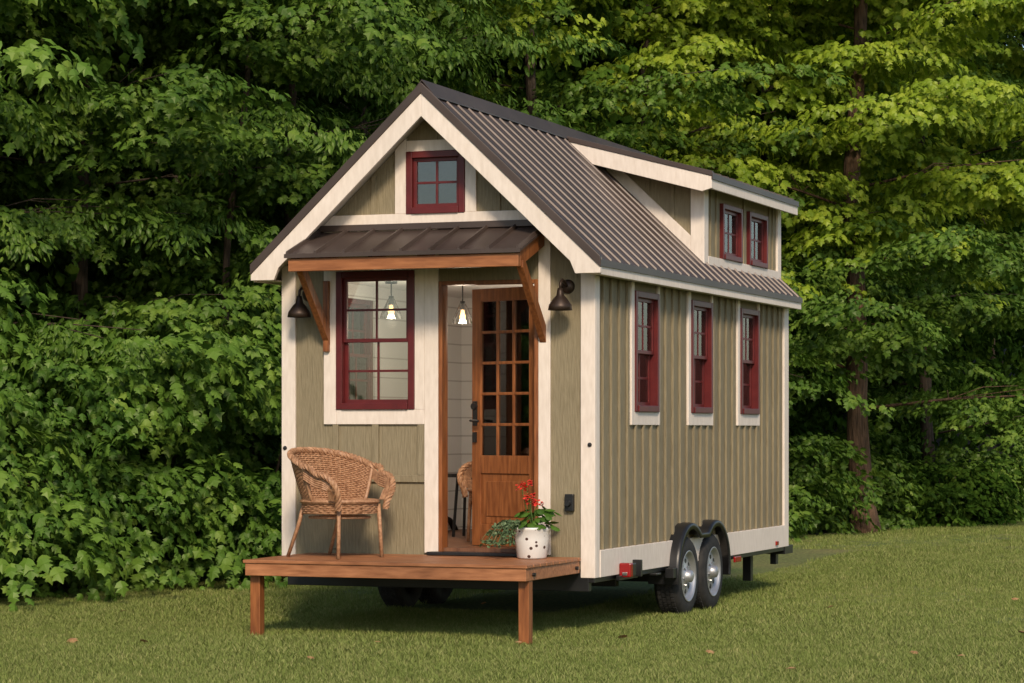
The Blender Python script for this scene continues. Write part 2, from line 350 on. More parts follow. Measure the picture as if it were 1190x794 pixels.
for x0 in (-2.20,-.415):
    prism('awning_bracket',[(-.026,2.20),(-.026,2.33),(-.47,2.75+AZ),(-.53,2.75+AZ),(-.53,2.70+AZ)],'x',x0,x0+.05,'wood',H)
box('bracket_post',-2.198,-2.152,-.06,-.0255,2.15,2.70,'wood',H)
# ------ door
D=Acc()
D.box(-1.245,-1.215,-.018,.10,.60,2.68); D.box(-.461,-.4305,-.03,.10,.60,2.68); D.box(-1.215,-.461,-.018,.10,2.65,2.68)
D.obj('door_frame','wood',H,bevel=.003)
box('door_sill',-1.30,-.38,-.13,.10,.588,.613,'black',H)
def doorleaf():
    E=empty('door',(-.463,.06,.645),0); E.parent=H
    E.rotation_euler=(0,0,-R(26))
    w=.74; h=1.99; t=.042
    A=Acc()
    A.box(-w,-w+.10,0,t,0,h); A.box(-.10,0,0,t,0,h); A.box(-w+.10,-.10,0,t,h-.10,h); A.box(-w+.10,-.10,0,t,0,.17); A.box(-w+.10,-.10,0,t,.56,.70)
    A.box(-w+.10,-.10,.012,t-.012,.17,.56)
    A.box(-w+.16,-.16,.004,t-.004,.23,.50)
    gx0,gx1,gz0,gz1=-w+.10,-.10,.70,h-.10
    for k in (1,2): 
        x=gx0+(gx1-gx0)*k/3; A.box(x-.011,x+.011,.006,t-.006,gz0,gz1)
    for k in (1,2,3,4):
        z=gz0+(gz1-gz0)*k/5; A.box(gx0,gx1,.0075,t-.0075,z-.011,z+.011)
    A.obj('leaf','wood',E,bevel=.004)
    G=Acc(); G.box(gx0,gx1,.019,.023,gz0,gz1); G.obj('glass','glass',E)
    K=Acc(); K.box(-w+.02,-w+.065,-.012,-.0005,.93,1.12); K.tube([(-w+.042,-.01,.97),(-w+.042,-.055,.97),(-w+.13,-.055,.965)],.011,8); K.lathe([(0,-.03),(.026,-.03),(.026,0),(0,0)],(-w+.042,-.0,1.08),'y',16)
    K.box(-w+.025,-w+.06,-.02,-.0005,.80,.88)
    K.obj('handle','black',E,bevel=.003)
    for z in (.25,1.0,1.7):
        K=Acc(); K.tube([(0.002,-.006,z),(0.002,-.006,z+.1)],.008,8); K.obj('hinge','lamp',E)
doorleaf()
# ------ chassis
C=Acc()
C.box(-2.2,-2.1,.02,L+.05,.33,.431); C.box(-.45,-.35,.02,L+.05,.33,.431)
C.box(-W+.03,-.03,-.02,.05,.33,.498)
for k in range(8): C.box(-2.5,-.05,.4+k*.7,.45+k*.7,.40,.47)
C.box(-.06,.012,-.01,L,.395,.431); C.box(-2.1,-.45,1.9,1.98,.25,.33); C.box(-2.5,-.1,2.18,2.26,.28,.35); C.box(-2.5,-.1,2.92,3.0,.28,.35)
C.box(-W+.01,-.01,.055,L,.47,.555)
C.box(-.30,-.22,L-.4,L-.32,.12,.40); C.box(-.2,.02,L-.05,L+.25,.36,.44); C.box(-.14,-.08,L+.0,L+.08,.26,.5)
C.obj('chassis','black',H,bevel=.004)
WR=.33
def wheel(xo,yc,sg,i):
    A=Acc(); w=.205
    prof=[(.205,0),(.235,.004),(.30,.0),(.322,-.02),(.33,-.045),(.33,-w+.045),(.322,-w+.02),(.30,-w),(.2,-w+.01),(.2,-.01),(.205,0)]
    prof=[(r,h*sg) for r,h in prof]; A.lathe(prof,(xo,yc,WR),'x',40)
    A.obj('tire_%d'%i,'rubber',H,smooth=True)
    B=Acc()
    for k in range(44):
        a=2*math.pi*k/44
        for q in range(4):
            aa=a+ (q%2)*math.pi/44; x0=xo-sg*(.035+q*.036); 
            c,s=math.cos(aa),math.sin(aa); vs=[]
            for dx in (0,-sg*.028):
                for dr in (.326,.337):
                    for dt in (-.017,.017):
                        vs.append((x0+dx,yc+c*dr-s*dt,WR+s*dr+c*dt-.004))
            B.add(vs,[(0,1,3,2),(4,6,7,5),(0,4,5,1),(2,3,7,6),(0,2,6,4),(1,5,7,3)])
    B.obj('tread_%d'%i,'rubber',H)
    Rm=Acc()
    Rm.lathe([(r,h*sg) for r,h in [(.213,.006),(.205,.010),(.195,-.004),(.18,-.03),(.165,-.035),(.15,-.028)]],(xo,yc,WR),'x',40)
    Rm.lathe([(r,h*sg) for r,h in [(.15,-.028),(.08,-.02),(.062,-.015),(.055,.0),(.048,.03),(.03,.04),(.0,.04)]],(xo,yc,WR),'x',32)
    Rm.obj('rim_%d'%i,'rim',H,smooth=True)
    Sl=Acc()
    for k in range(8):
        a=2*math.pi*k/8; Sl.lathe([(0,.0),(.018,.0),(.022,-.006)],(xo-sg*.021,yc+.125*math.cos(a),WR+.125*math.sin(a)),'x',12)
    Sl.obj('slots_%d'%i,'black',H)
    Nt=Acc()
    for k in range(6):
        a=2*math.pi*k/6+.2; Nt.lathe([(0,.014),(.009,.012),(.009,0)],(xo-sg*.018,yc+.08*math.cos(a),WR+.08*math.sin(a)),'x',6)
    Nt.obj('nuts_%d'%i,'chrome',H)
WY=(2.24,2.98)
for i,yc in enumerate(WY):
    wheel(.07,yc,1,i); wheel(-W-.07,yc,-1,i+2)
def fender(x0,x1,nm):
    rO=.415; zc=WR+.03; pts=[]
    for k in range(0,19):
        a=math.pi*(1.06-k/18*.78); pts.append((WY[0]+rO*math.cos(a),zc+rO*math.sin(a)))
    for k in range(0,19):
        a=math.pi*(.72-k/18*.78); pts.append((WY[1]+rO*math.cos(a),zc+rO*math.sin(a)))
    A=Acc(); n=len(pts); vs=[];fs=[]
    ins=[]
    for (y,z) in pts:
        cy=WY[0] if y<(WY[0]+WY[1])/2 else WY[1]; d=math.hypot(y-cy,z-zc); ins.append((cy+(y-cy)*(1-.055/d),zc+(z-zc)*(1-.055/d)))
    xo=x1 if x1>0 else x0; xi=x0 if x1>0 else x1; sg=1 if x1>0 else -1
    for (y,z),(iy,iz) in zip(pts,ins):
        my,mz=(y*.75+iy*.25),(z*.75+iz*.25)
        vs+=[(xi,y,z),(xo-sg*.03,y,z),(xo-sg*.008,y*.92+iy*.08,z*.92+iz*.08),(xo,my,mz),(xo-sg*.004,iy,iz),(xo-sg*.012,iy,iz),(xo-sg*.03,iy*.5+y*.5,iz*.5+z*.5),(xi,y*.9+iy*.1,z*.9+iz*.1)]
    for i in range(n-1):
        for j in range(7): fs.append((i*8+j,(i+1)*8+j,(i+1)*8+j+1,i*8+j+1))
    A.add(vs,fs); A.obj(nm,'black',H,smooth=True,recalc=True)
fender(-.15,.115,'fender_right'); fender(-W-.115,-W+.15,'fender_left')
C=Acc(); C.box(.031,.10,1.72,1.84,.34,.42); C.box(.031,.05,3.40,3.6,.36,.44); C.box(.031,.09,1.30,1.42,.385,.40); C.obj('fender_bracket','black',H,bevel=.003)
C=Acc(); C.box(.031,.10,.86,.90,.40,.53); C.box(.031,.062,.45,.90,.39,.425); C.obj('light_bracket','black',H,bevel=.003)
box('tail_light',.032,.125,.52,.59,.41,.52,'redlens',H,.01)
box('tail_light_body',.032,.12,.591,.68,.415,.515,'black',H,.008)
box('tail_light_lens',.06,.10,.514,.5195,.425,.45,'chrome',H,.002)
box('side_marker',.031,.05,3.75,3.95,.37,.42,'redlens',H,.004)
box('side_marker_2',.031,.045,5.2,5.28,.46,.50,'redlens',H,.004)
box('outlet_box',-.215,-.145,-.04,-.0006,.93,1.06,'black',H,.006)
A=Acc(); A.lathe([(0,-.03),(.02,-.03),(.024,0)],(-.185,-.04,.99),'y',12); A.obj('outlet_cover','black',H)
for p in ((-.02,1.43),(-W+.01,1.40)):
    A=Acc(); A.lathe([(0,-.014),(.012,-.012),(.018,0)],(p[0],-.0245,p[1]),'y',14); A.obj('trim_bolt','black',H)
# ------ wall lamps
def wall_lamp(x,z):
    E=empty('wall_lamp',(x,-.001,z)); A=Acc()
    A.lathe([(0,-.03),(.04,-.028),(.052,-.012),(.055,0)],(0,0,0),'y',24)
    arc=[(0,-.02,0),(0,-.07,.03),(0,-.13,.045),(0,-.17,.02),(0,-.175,-.03)]
    A.tube(arc,.011,8)
    A.lathe([(0,.0),(.02,.0),(.026,-.03),(.03,-.055),(.05,-.075),(.085,-.125),(.092,-.165),(.088,-.165),(.08,-.125),(.045,-.08),(0,-.07)],(0,-.175,-.02),'z',28)
    A.obj('shade','lamp',E,smooth=True)
    B=Acc(); B.lathe([(0,0),(.018,-.01),(.028,-.035),(.02,-.058),(0,-.065)],(0,-.175,-.105),'z',14); B.obj('bulb_glass',M['cushion'],E,smooth=True)
wall_lamp(-.20,2.62); wall_lamp(-2.345,2.60)
def pendant(x,y,z,en=7):
    E=empty('pendant_lamp',(x,y,z)); A=Acc()
    A.tube([(0,0,.05),(0,0,2.74-z)],.006,6); A.lathe([(0,.12),(.02,.12),(.024,.05),(0,.05)],(0,0,0),'z',16); A.lathe([(0,-.0),(.05,-.0),(.05,-.02)],(0,0,2.74-z),'z',16)
    A.obj('cord','black',E)
    G=Acc(); G.lathe([(.025,.10),(.04,.07),(.085,-.03),(.09,-.06)],(0,0,0),'z',24); G.obj('shade','glass',E,smooth=True)
    B=Acc(); B.lathe([(0,.05),(.012,.045),(.016,.02),(.024,-.005),(.020,-.03),(.0,-.042)],(0,0,0),'z',16); B.obj('bulb','bulb',E,smooth=True)
    l=bpy.data.lights.new('bulb_light','POINT'); l.energy=en; l.color=(1,.80,.60); l.shadow_soft_size=.04
    o=bpy.data.objects.new('bulb_light',l); o.location=(0,0,-.10); link(o,E)
pendant(-1.99,.8,2.50); pendant(-1.53,1.2,2.47); pendant(-.8,1.5,2.47,15)  # third pendant is added only to brighten the room behind the door
# ------ interior furniture
E=empty('kitchen_counter'); box('cabinet',-.62,-.10,1.9,3.45,.645,1.5,'white',E); box('top',-.64,-.095,1.88,3.46,1.501,1.54,'woodh',E)
E=empty('side_table'); 
A=Acc(); A.lathe([(0,.5),(.2,.5),(.2,.53),(0,.53)],(-1.75,1.9,.645),'z',28)
for a in range(4): A.tube([(-1.75+.14*math.cos(a*1.57+.7),1.9+.14*math.sin(a*1.57+.7),.645),(-1.75+.1*math.cos(a*1.57+.7),1.9+.1*math.sin(a*1.57+.7),1.15)],.014,6)
A.obj('table_body','black',E)
# ---------------------------------------------------------------- deck
DK=empty('wooden_deck'); dx0,dx1=-2.32,-.085
y=-1.20; i=0
while y<-.05:
    y2=min(y+.133,-.028); box('board_%d'%i,dx0+random.uniform(-.003,.003),dx1,y,y2-.006,.560,.585+random.uniform(-.0012,.0012),'deck',DK,.004); y+=.1395; i+=1
box('fascia_front',dx0+.012,dx1-.012,-1.188,-1.15,.468,.5595,'deck',DK)
box('fascia_right',dx1-.05,dx1-.012,-1.1495,-.03,.468,.5595,'deck',DK)
box('fascia_left',dx0+.012,dx0+.05,-1.1495,-.03,.468,.5595,'deck',DK)
for k in range(1,5): box('joist',dx0+k*.45,dx0+k*.45+.04,-1.1495,-.03,.475,.5595,'deck',DK)
for x in (-2.265,-.145): box('leg',x-.04,x+.04,-1.11,-1.03,-.02,.5595,'wood',DK)
for yy in (-1.05,-.12): 
    A=Acc(); A.tube([(dx1-.012,yy,.51),(dx1+.01,yy,.51)],.014,8); A.obj('deck_bolt','black',DK)
# ---------------------------------------------------------------- wicker armchair
def chair(loc,rz,cushion=False):
    E=empty('wicker_armchair',loc,rz)
    A=Acc(); SHT=.42
    def ell(phi,rx,ry,z): 
        c,s=math.cos(phi),math.sin(phi); e=2/2.4
        return (rx*math.copysign(abs(c)**e,c),ry*math.copysign(abs(s)**e,s),z)
    for k in range(6):
        z=SHT-.085+k*.0145; n=96
        pts=[ell(2*math.pi*i/n,.255+.005*math.sin(i*math.pi/2*1.0+ (k%2)*math.pi),.26+.005*math.sin(i*math.pi/2+(k%2)*math.pi),z) for i in range(n)]
        A.tube(pts,.0085,4,True)
    A.tube([ell(2*math.pi*i/60,.265,.27,SHT) for i in range(60)],.017,6,True)
    for k in range(26):
        y=-.24+k*.0192; xm=.25*(max(0,1-(abs(y)/.262)**2.4))**(1/2.4); pts=[(-xm+2*xm*i/28,y,SHT-.004-.012*(1-(y/.26)**2)+.004*math.sin(i*1.57*1+(k%2)*math.pi)) for i in range(29)]
        A.tube(pts,.0095,4)
    def top(d):
        q=min(1,d/R(100)); return .80-.155*(q**2.2)
    sp=R(88)
    def shell(d,v):
        z0=SHT+.0; z=z0+v*(top(abs(d))-z0)
        fl=.262+.085*v**.8
        lean=-.06*v*math.cos(d)
        return Vector((-fl*math.cos(d)+lean*.6,fl*math.sin(d)*1.03,z))
    rows=23; n=112
    for k in range(rows):
        v=(k+.5)/rows; pts=[]
        for i in range(n+1):
            d=-sp+2*sp*i/n; p=shell(d,v); nr=Vector((-math.cos(d),math.sin(d),0)); pts.append(p+nr*.0055*math.sin(i*math.pi/2.5+(k%2)*math.pi))
        A.tube(pts,.0078,4)
    for i in range(0,34):
        d=-sp+2*sp*i/33; A.tube([shell(d,v/6) for v in range(7)],.0055,4)
    def armpts(s):
        p0=shell(s*sp,1)
        return [p0+Vector((.07,s*.012,-.008)),Vector((.10,s*.345,.632)),Vector((.19,s*.335,.612)),Vector((.25,s*.31,.565)),Vector((.268,s*.285,.50)),Vector((.25,s*.255,.425)),Vector((.24,s*.245,.36))]
    mid=[shell(-sp+2*sp*i/40,1) for i in range(41)]
    P=[Vector(c) for c in armpts(-1)[::-1]+mid+armpts(1)]
    out=[]
    for i in range(len(P)-1):
        a=P[max(i-1,0)];b=P[i];c=P[i+1];d=P[min(i+2,len(P)-1)]
        m=8 if (b-c).length>.05 else 2
        for t in range(m):
            t/=m; out.append(.5*((2*b)+(c-a)*t+(2*a-5*b+4*c-d)*t*t+(3*b-a-3*c+d)*t**3))
    out.append(P[-1])
    A.tube(out,.02,6)
    dense=[]
    for a,b in zip(out[:-1],out[1:]):
        q=max(1,int((b-a).length/.006))
        for t in range(q): dense.append(a+(b-a)*t/q)
    for st in range(4):
        pts=[]
        for i in range(0,len(dense)-1):
            t=(dense[i+1]-dense[i]).normalized(); u=t.cross(Vector((0,0,1))); u=u.normalized() if u.length>.05 else Vector((0,1,0)); w=t.cross(u)
            ang=i*.42+st*math.pi/2; pts.append(dense[i]+(u*math.cos(ang)+w*math.sin(ang))*.017)
        A.tube(pts,.010,4)
    for s in (-1,1):
        A.tube([shell(s*sp,v/5)+Vector((.0,0,0)) for v in range(6)],.014,6)
        for k in range(6):
            off=.012+k*.016
            A.tube([shell(s*sp,1)+Vector((0,0,-off)),Vector((.08,s*.335,.63-off)),Vector((.16,s*.325,.612-off)),Vector((.222-k*.008,s*.305,.565-off*.6)),Vector((.24-k*.012,s*.285,.50)),Vector((.225-k*.012,s*.262,.43))],.0085,5)
    A.obj('woven_body','wicker',E)
    B=Acc()
    for s in (-1,1):
        B.tube([(.205,s*.205,SHT-.02),(.215,s*.215,.2),(.222,s*.225,0)],[.016,.015,.014],8)
        B.tube([(-.19,s*.19,SHT-.02),(-.235,s*.20,.25),(-.34,s*.215,0)],[.016,.015,.014],8)
    B.tube([ell(2*math.pi*i/40,.215,.215,.30) for i in range(40)],.009,6,True)
    B.obj('legs','wicker',E,smooth=True)
    if cushion:
        C=Acc(); C.lathe([(0,.06),(.15,.058),(.21,.04),(.225,.02),(.2,0),(0,0)],(0,0,SHT+.01),'z',32); C.obj('seat_cushion','cushion',E,smooth=True)
chair((-1.80,-.62,.587),R(-22))
chair((-1.12,1.05,.642),R(-140),True)
# ---------------------------------------------------------------- foliage tools
def leaf_shape(kind):
    if kind=='maple':
        ring=[(0,0),(.10,-.26),(.36,-.46),(.44,-.26),(.64,-.46),(.70,-.20),(1,0),(.70,.20),(.64,.46),(.44,.26),(.36,.46),(.10,.26)]
    elif kind=='oval':
        ring=[(0,0),(.25,-.2),(.65,-.2),(1,0),(.65,.2),(.25,.2)]
    elif kind=='rough':
        ring=[(0,0),(.35,-.45),(.7,-.3),(1,0),(.7,.3),(.35,.45)]
    else:
        ring=[(0,0),(.1,-.3),(.4,-.45),(.75,-.4),(.95,-.15),(.95,.15),(.75,.4),(.4,.45),(.1,.3)]
    return ring
def add_leaf(acc,pos,head,pitch,roll,size,kind):
    ring=leaf_shape(kind); m=Matrix.Rotation(head,3,'Z')@Matrix.Rotation(pitch,3,'Y')@Matrix.Rotation(roll,3,'X')
    vs=[Vector(pos)+m@Vector((.45*size,0,.03*size))]
    for x,y in ring: vs.append(Vector(pos)+m@Vector((x*size,y*size,(-.18*abs(y)-.22*x*x)*size)))
    n=len(ring); acc.add(vs,[(0,1+i,1+(i+1)%n) for i in range(n)])
def spray(name,mat,kind,n,ls,length=.8,width=.42,droop=.12,pm=.5,seed=0,ps=.35):
    r=random.Random(seed); A=Acc()
    for i in range(n):
        x=r.random()**.8*length; y=r.uniform(-1,1)*width*(1-.55*x/length); z=-droop*(x/length)**2*length-.2*abs(y)+r.gauss(0,.035)
        add_leaf(A,(x,y,z),math.atan2(y*1.6,.45)+r.gauss(0,.45),pm+r.gauss(0,ps),r.gauss(0,.35),ls*r.uniform(.6,1.15),kind)
    me=bpy.data.meshes.new(name); me.from_pydata(A.v,[],A.f); me.materials.append(M[mat])
    return bpy.data.objects.new(name,me)
def leafcoll(name,mat,kind,n,ls,**kw):
    c=bpy.data.collections.new(name)
    for i in range(4): c.objects.link(spray(name+'_%d'%i,mat,kind,n,ls,seed=i*13+len(name),**kw))
    return c
def scatter(name,P,Rt,S,coll,parent=None):
    me=bpy.data.meshes.new(name); n=len(P); me.vertices.add(n); me.vertices.foreach_set('co',np.asarray(P,dtype=np.float32).ravel())
    a=me.attributes.new('rot','FLOAT_VECTOR','POINT'); a.data.foreach_set('vector',np.asarray(Rt,dtype=np.float32).ravel())
    a=me.attributes.new('scl','FLOAT','POINT'); a.data.foreach_set('value',np.asarray(S,dtype=np.float32))
    ob=bpy.data.objects.new(name,me); link(ob,parent)
    ng=bpy.data.node_groups.new(name+'_gn','GeometryNodeTree')
    ng.interface.new_socket('Geometry',in_out='INPUT',socket_type='NodeSocketGeometry'); ng.interface.new_socket('Geometry',in_out='OUTPUT',socket_type='NodeSocketGeometry')
    gi=ng.nodes.new('NodeGroupInput'); go=ng.nodes.new('NodeGroupOutput')
    ip=ng.nodes.new('GeometryNodeInstanceOnPoints'); ci=ng.nodes.new('GeometryNodeCollectionInfo')
    ci.inputs['Collection'].default_value=coll; ci.inputs['Separate Children'].default_value=True; ci.inputs['Reset Children'].default_value=True
    ip.inputs['Pick Instance'].default_value=True
    ra=ng.nodes.new('FunctionNodeRandomValue'); ra.data_type='INT'
    for s in ra.inputs:
        if s.name=='Min' and s.type=='INT': s.default_value=0
        if s.name=='Max' and s.type=='INT': s.default_value=len(coll.objects)-1
    ro=[s for s in ra.outputs if s.type=='INT'][0]
    nr=ng.nodes.new('GeometryNodeInputNamedAttribute'); nr.data_type='FLOAT_VECTOR'; nr.inputs['Name'].default_value='rot'
    ns=ng.nodes.new('GeometryNodeInputNamedAttribute'); ns.data_type='FLOAT'; ns.inputs['Name'].default_value='scl'
    er=ng.nodes.new('FunctionNodeEulerToRotation')
    Lk=ng.links.new
    Lk(gi.outputs[0],ip.inputs['Points']); Lk(ci.outputs[0],ip.inputs['Instance']); Lk(ro,ip.inputs['Instance Index'])
    Lk(nr.outputs[0],er.inputs[0]); Lk(er.outputs[0],ip.inputs['Rotation']); Lk(ns.outputs[0],ip.inputs['Scale']); Lk(ip.outputs[0],go.inputs[0])
    md=ob.modifiers.new('scatter','NODES'); md.node_group=ng
    return ob
CL={}
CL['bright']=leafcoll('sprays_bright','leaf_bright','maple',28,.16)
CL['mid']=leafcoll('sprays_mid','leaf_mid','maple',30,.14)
CL['fine']=leafcoll('sprays_fine','leaf_mid','oval',44,.13,droop=.2)
CL['bush']=leafcoll('sprays_bush','leaf_bush','maple',30,.14,droop=.25,pm=.6)
CL['bush2']=leafcoll('sprays_bush_light','leaf_bush2','maple',24,.175,droop=.25,pm=.55)
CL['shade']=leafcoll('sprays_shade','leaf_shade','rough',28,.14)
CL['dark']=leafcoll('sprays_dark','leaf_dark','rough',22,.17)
EO=np.array([-5.9,1.2]); D_=np.array([.238,.971]); Nn=np.array([-.971,.238])
def hill(n): return 0 if n<5 else .5*(n-5)**1.0
def crown_points(bx,by,bz,Ht,zb,limbs,Lmax,per,rnd,A=None,r0=.12):
    P=[];Ro=[];S=[]
    for k in range(limbs):
        f=(k+rnd.random()*.8)/limbs; h=zb+(Ht-zb)*f; az=k*2.399+rnd.uniform(-.4,.4)
        Ln=Lmax*(1-.55*f)*rnd.uniform(.65,1.1)
        up=.15+.5*f+rnd.uniform(-.1,.1)
        p0=Vector((bx,by,bz+h)); dirv=Vector((math.cos(az),math.sin(az),up)); 
        pts=[p0+dirv*Ln*t+Vector((0,0,-.10*Ln*t*t)) for t in (0,.35,.7,1)]
        if A is not None:
            rr=max(.010,r0*.17*(1-f*.6)); A.tube([tuple(q) for q in pts],[rr,rr*.7,rr*.4,rr*.2],5)
        for t in (.4,.72,1.0):
            q=p0+dirv*Ln*t+Vector((rnd.uniform(-.5,.5),rnd.uniform(-.5,.5),-.10*Ln*t*t+rnd.uniform(-.15,.15)))
            rad=.45+.6*rnd.random()
            if A is not None: A.tube([tuple(pts[1]),tuple((pts[1]+q)/2+Vector((0,0,.08))),tuple(q)],[.009,.007,.005],4)
            tx,ty=rnd.gauss(0,.15),rnd.gauss(0,.15)
            for i in range(per):
                a=rnd.uniform(0,6.283); rr=rad*math.sqrt(rnd.random())*1.1
                dx,dy=rr*math.cos(a),rr*math.sin(a)
                P.append((q.x+dx,q.y+dy,q.z-.28*rr*rr+tx*dx+ty*dy+rnd.gauss(0,.05)))
                hd=a*.65+az*.35 if rnd.random()<.5 else a
                Ro.append((rnd.gauss(0,.15),rnd.uniform(-.05,.4),hd)); S.append(rnd.uniform(.5,1.0))
    return P,Ro,S
def tree(x,y,Ht,zb,limbs,Lmax,per,coll,r0=.12,seed=0,bark='bark',lean=(0,0),split=None):
    rnd=random.Random(seed); n=float(np.dot(np.array([x,y])-EO,Nn)); bz=hill(n)-.1
    A=Acc(); pts=[];rad=[]
    for i in range(29):
        t=i/28; pts.append((x+lean[0]*t+.09*math.sin(t*7+seed)+.03*math.sin(t*23+seed),y+lean[1]*t+.09*math.cos(t*6+seed),bz+Ht*t)); rad.append(r0*(1-.82*t)*(1.45 if i==0 else (1.12 if i==1 else 1))*(1+.06*math.sin(i*2.3+seed)))
    A.tube(pts,rad,12)
    P,Ro,S=crown_points(x+lean[0]*.5,y+lean[1]*.5,bz,Ht,zb,limbs,Lmax,per,rnd,A,r0)
    T=A.obj('maple_tree',bark,None,smooth=True)
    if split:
        zs,c2=split; hi=[];lo=[]  # upper leaves get a lighter copy, painting sunlight into the crown
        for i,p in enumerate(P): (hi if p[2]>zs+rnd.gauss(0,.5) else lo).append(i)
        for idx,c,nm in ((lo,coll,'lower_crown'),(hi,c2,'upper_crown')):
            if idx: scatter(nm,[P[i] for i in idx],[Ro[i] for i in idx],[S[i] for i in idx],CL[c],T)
    else: scatter('crown',P,Ro,S,CL[coll],T)
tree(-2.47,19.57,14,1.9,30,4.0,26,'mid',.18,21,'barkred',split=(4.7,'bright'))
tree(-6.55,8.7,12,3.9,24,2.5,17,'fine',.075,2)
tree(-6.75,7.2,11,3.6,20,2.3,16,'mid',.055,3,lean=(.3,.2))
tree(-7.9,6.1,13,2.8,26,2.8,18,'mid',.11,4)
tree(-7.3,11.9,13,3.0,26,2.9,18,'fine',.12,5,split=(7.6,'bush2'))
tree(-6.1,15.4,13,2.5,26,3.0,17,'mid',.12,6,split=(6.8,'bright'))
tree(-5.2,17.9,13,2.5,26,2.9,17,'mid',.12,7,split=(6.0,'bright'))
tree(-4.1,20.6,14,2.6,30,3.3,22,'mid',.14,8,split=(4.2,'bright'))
tree(-.9,27.5,15,5.5,22,3.6,20,'bright',.16,9)
tree(-2.6,25.0,13,1.5,22,3.2,18,'mid',.12,14)
tree(-8.9,-2.5,12,2.0,20,2.8,13,'mid',.13,10)
tree(2.8,35,14,2.5,20,3.2,12,'mid',.16,11)
tree(-8.6,3.6,13,2.5,26,2.8,18,'fine',.12,12,split=(5.0,'bush2'))
tree(-9.8,-8.5,12,2,16,2.8,11,'mid',.12,13)
A=Acc(); rnd=random.Random(5)
for k in range(34):
    s=rnd.uniform(-8,45); n=rnd.uniform(5.5,14); p=EO+D_*s+Nn*n; r=rnd.uniform(.06,.15); z0=hill(n)-.2; bx,by=rnd.uniform(-.5,.5),rnd.uniform(-.5,.5)
    A.tube([(p[0],p[1],z0),(p[0]+bx*.3,p[1]+.2,z0+3),(p[0]+bx,p[1]+by,z0+7),(p[0]+bx*.6,p[1]+by*1.6,z0+13)],[r,r*.85,r*.7,r*.4],7)
FO=A.obj('forest','bark',None,smooth=True)
def rnd_mass(cnt,s0,s1,n0,n1,z0,z1,sc,seed):
    g=np.random.default_rng(seed); s=g.uniform(s0,s1,cnt); n=g.uniform(n0,n1,cnt)
    h=np.where(n<5,0,.5*(n-5)); z=h+z0+(z1-z0)*g.random(cnt)
    keep=(np.sin(s*1.9+z*.7)+np.sin(z*2.3+n*1.3+s*.6)+np.sin(n*1.7-s*1.1))>-.4
    P=np.stack([EO[0]+D_[0]*s+Nn[0]*n,EO[1]+D_[1]*s+Nn[1]*n,z],1)[keep]; c=len(P)
    Rt=np.stack([g.normal(0,.25,c),g.uniform(0,.7,c),g.uniform(0,6.283,c)],1)
    return P,Rt,g.uniform(.8,1.2,c)*sc
for i,(a,co) in enumerate([((5200,-4,34,2.8,8,1.2,9,1.15,1),'shade'),((5500,-10,48,7.5,15,.2,11,2.0,2),'dark'),((2600,-12,55,15,23,0,13,2.8,3),'dark'),((1300,-12,48,4,22,10.5,15,3.0,4),'dark')]):  # last entry: high canopy added above the view to shade the forest interior
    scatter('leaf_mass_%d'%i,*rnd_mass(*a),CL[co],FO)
def shrub(s,n,rx,h,cnt,coll,seed):
    g=random.Random(seed); c=EO+D_*s+Nn*n; P=[];Ro=[];S=[]
    lob=[(g.uniform(-.6,.6)*rx,g.uniform(-.6,.6)*rx,g.uniform(.3,.9)*h,g.uniform(.28,.58)*rx) for _ in range(9)]+[(g.uniform(-.7,.7)*rx,g.uniform(-.7,.7)*rx,g.uniform(.1,.3)*h,.5*rx) for _ in range(5)]
    for i in range(cnt):
        l=g.choice(lob); a=g.uniform(0,6.283); u=g.uniform(-.35,1); rr=l[3]*g.uniform(.7,1.18)
        q=math.sqrt(max(0,1-u*u)); z=l[2]+rr*u*.75
        if z<.08: z=g.uniform(.08,.3)
        P.append((c[0]+l[0]+rr*q*math.cos(a),c[1]+l[1]+rr*q*math.sin(a),z))
        Ro.append((g.gauss(0,.25),.35-.4*u+g.gauss(0,.2),a+g.gauss(0,.4))); S.append(g.uniform(.5,.95))
    A=Acc()
    for k in range(6):
        a=g.uniform(0,6.28); A.tube([(c[0],c[1],0),(c[0]+.3*rx*math.cos(a),c[1]+.3*rx*math.sin(a),h*.4),(c[0]+.6*rx*math.cos(a),c[1]+.6*rx*math.sin(a),h*.8)],[.03,.02,.008],5)
    T=A.obj('shrub','bark',None); scatter('leaves',P,Ro,S,CL[coll],T)
sd=20
for s,n,rx,h,cnt,co in [(-9,1.5,1.8,3,220,'bush'),(-6,1.3,1.8,2.8,240,'bush2'),(-3.2,1.3,1.7,2.8,340,'bush'),(-.8,1.2,1.6,2.7,460,'bush2'),(1.2,1.25,1.5,2.3,440,'bush'),(3.2,1.5,1.5,2.5,440,'bush2'),(5.2,1.5,1.5,2.2,400,'bush'),(-2,3.2,2,4.0,380,'bush'),(1.5,3.4,2,3.8,440,'bush2'),(5.5,3.6,2,3.4,380,'mid'),(7.6,1.8,1.5,2.2,300,'bush'),(10,2,1.6,2.2,240,'mid'),(12.6,2,1.6,2.0,200,'mid'),(15,1.9,1.4,1.5,200,'mid'),(17.2,1.9,1.3,1.3,240,'mid'),(19.5,1.6,1.1,1.1,240,'mid'),(21.6,1.2,1.0,1.0,240,'shade'),(24,1.3,1.3,1.2,240,'mid'),(26.5,1.2,1.3,1.3,220,'shade'),(29,1.2,1.5,1.5,220,'mid'),(33,1.2,1.6,1.8,200,'shade')]:
    sd+=1; shrub(s,n,rx,h,cnt,co,sd)
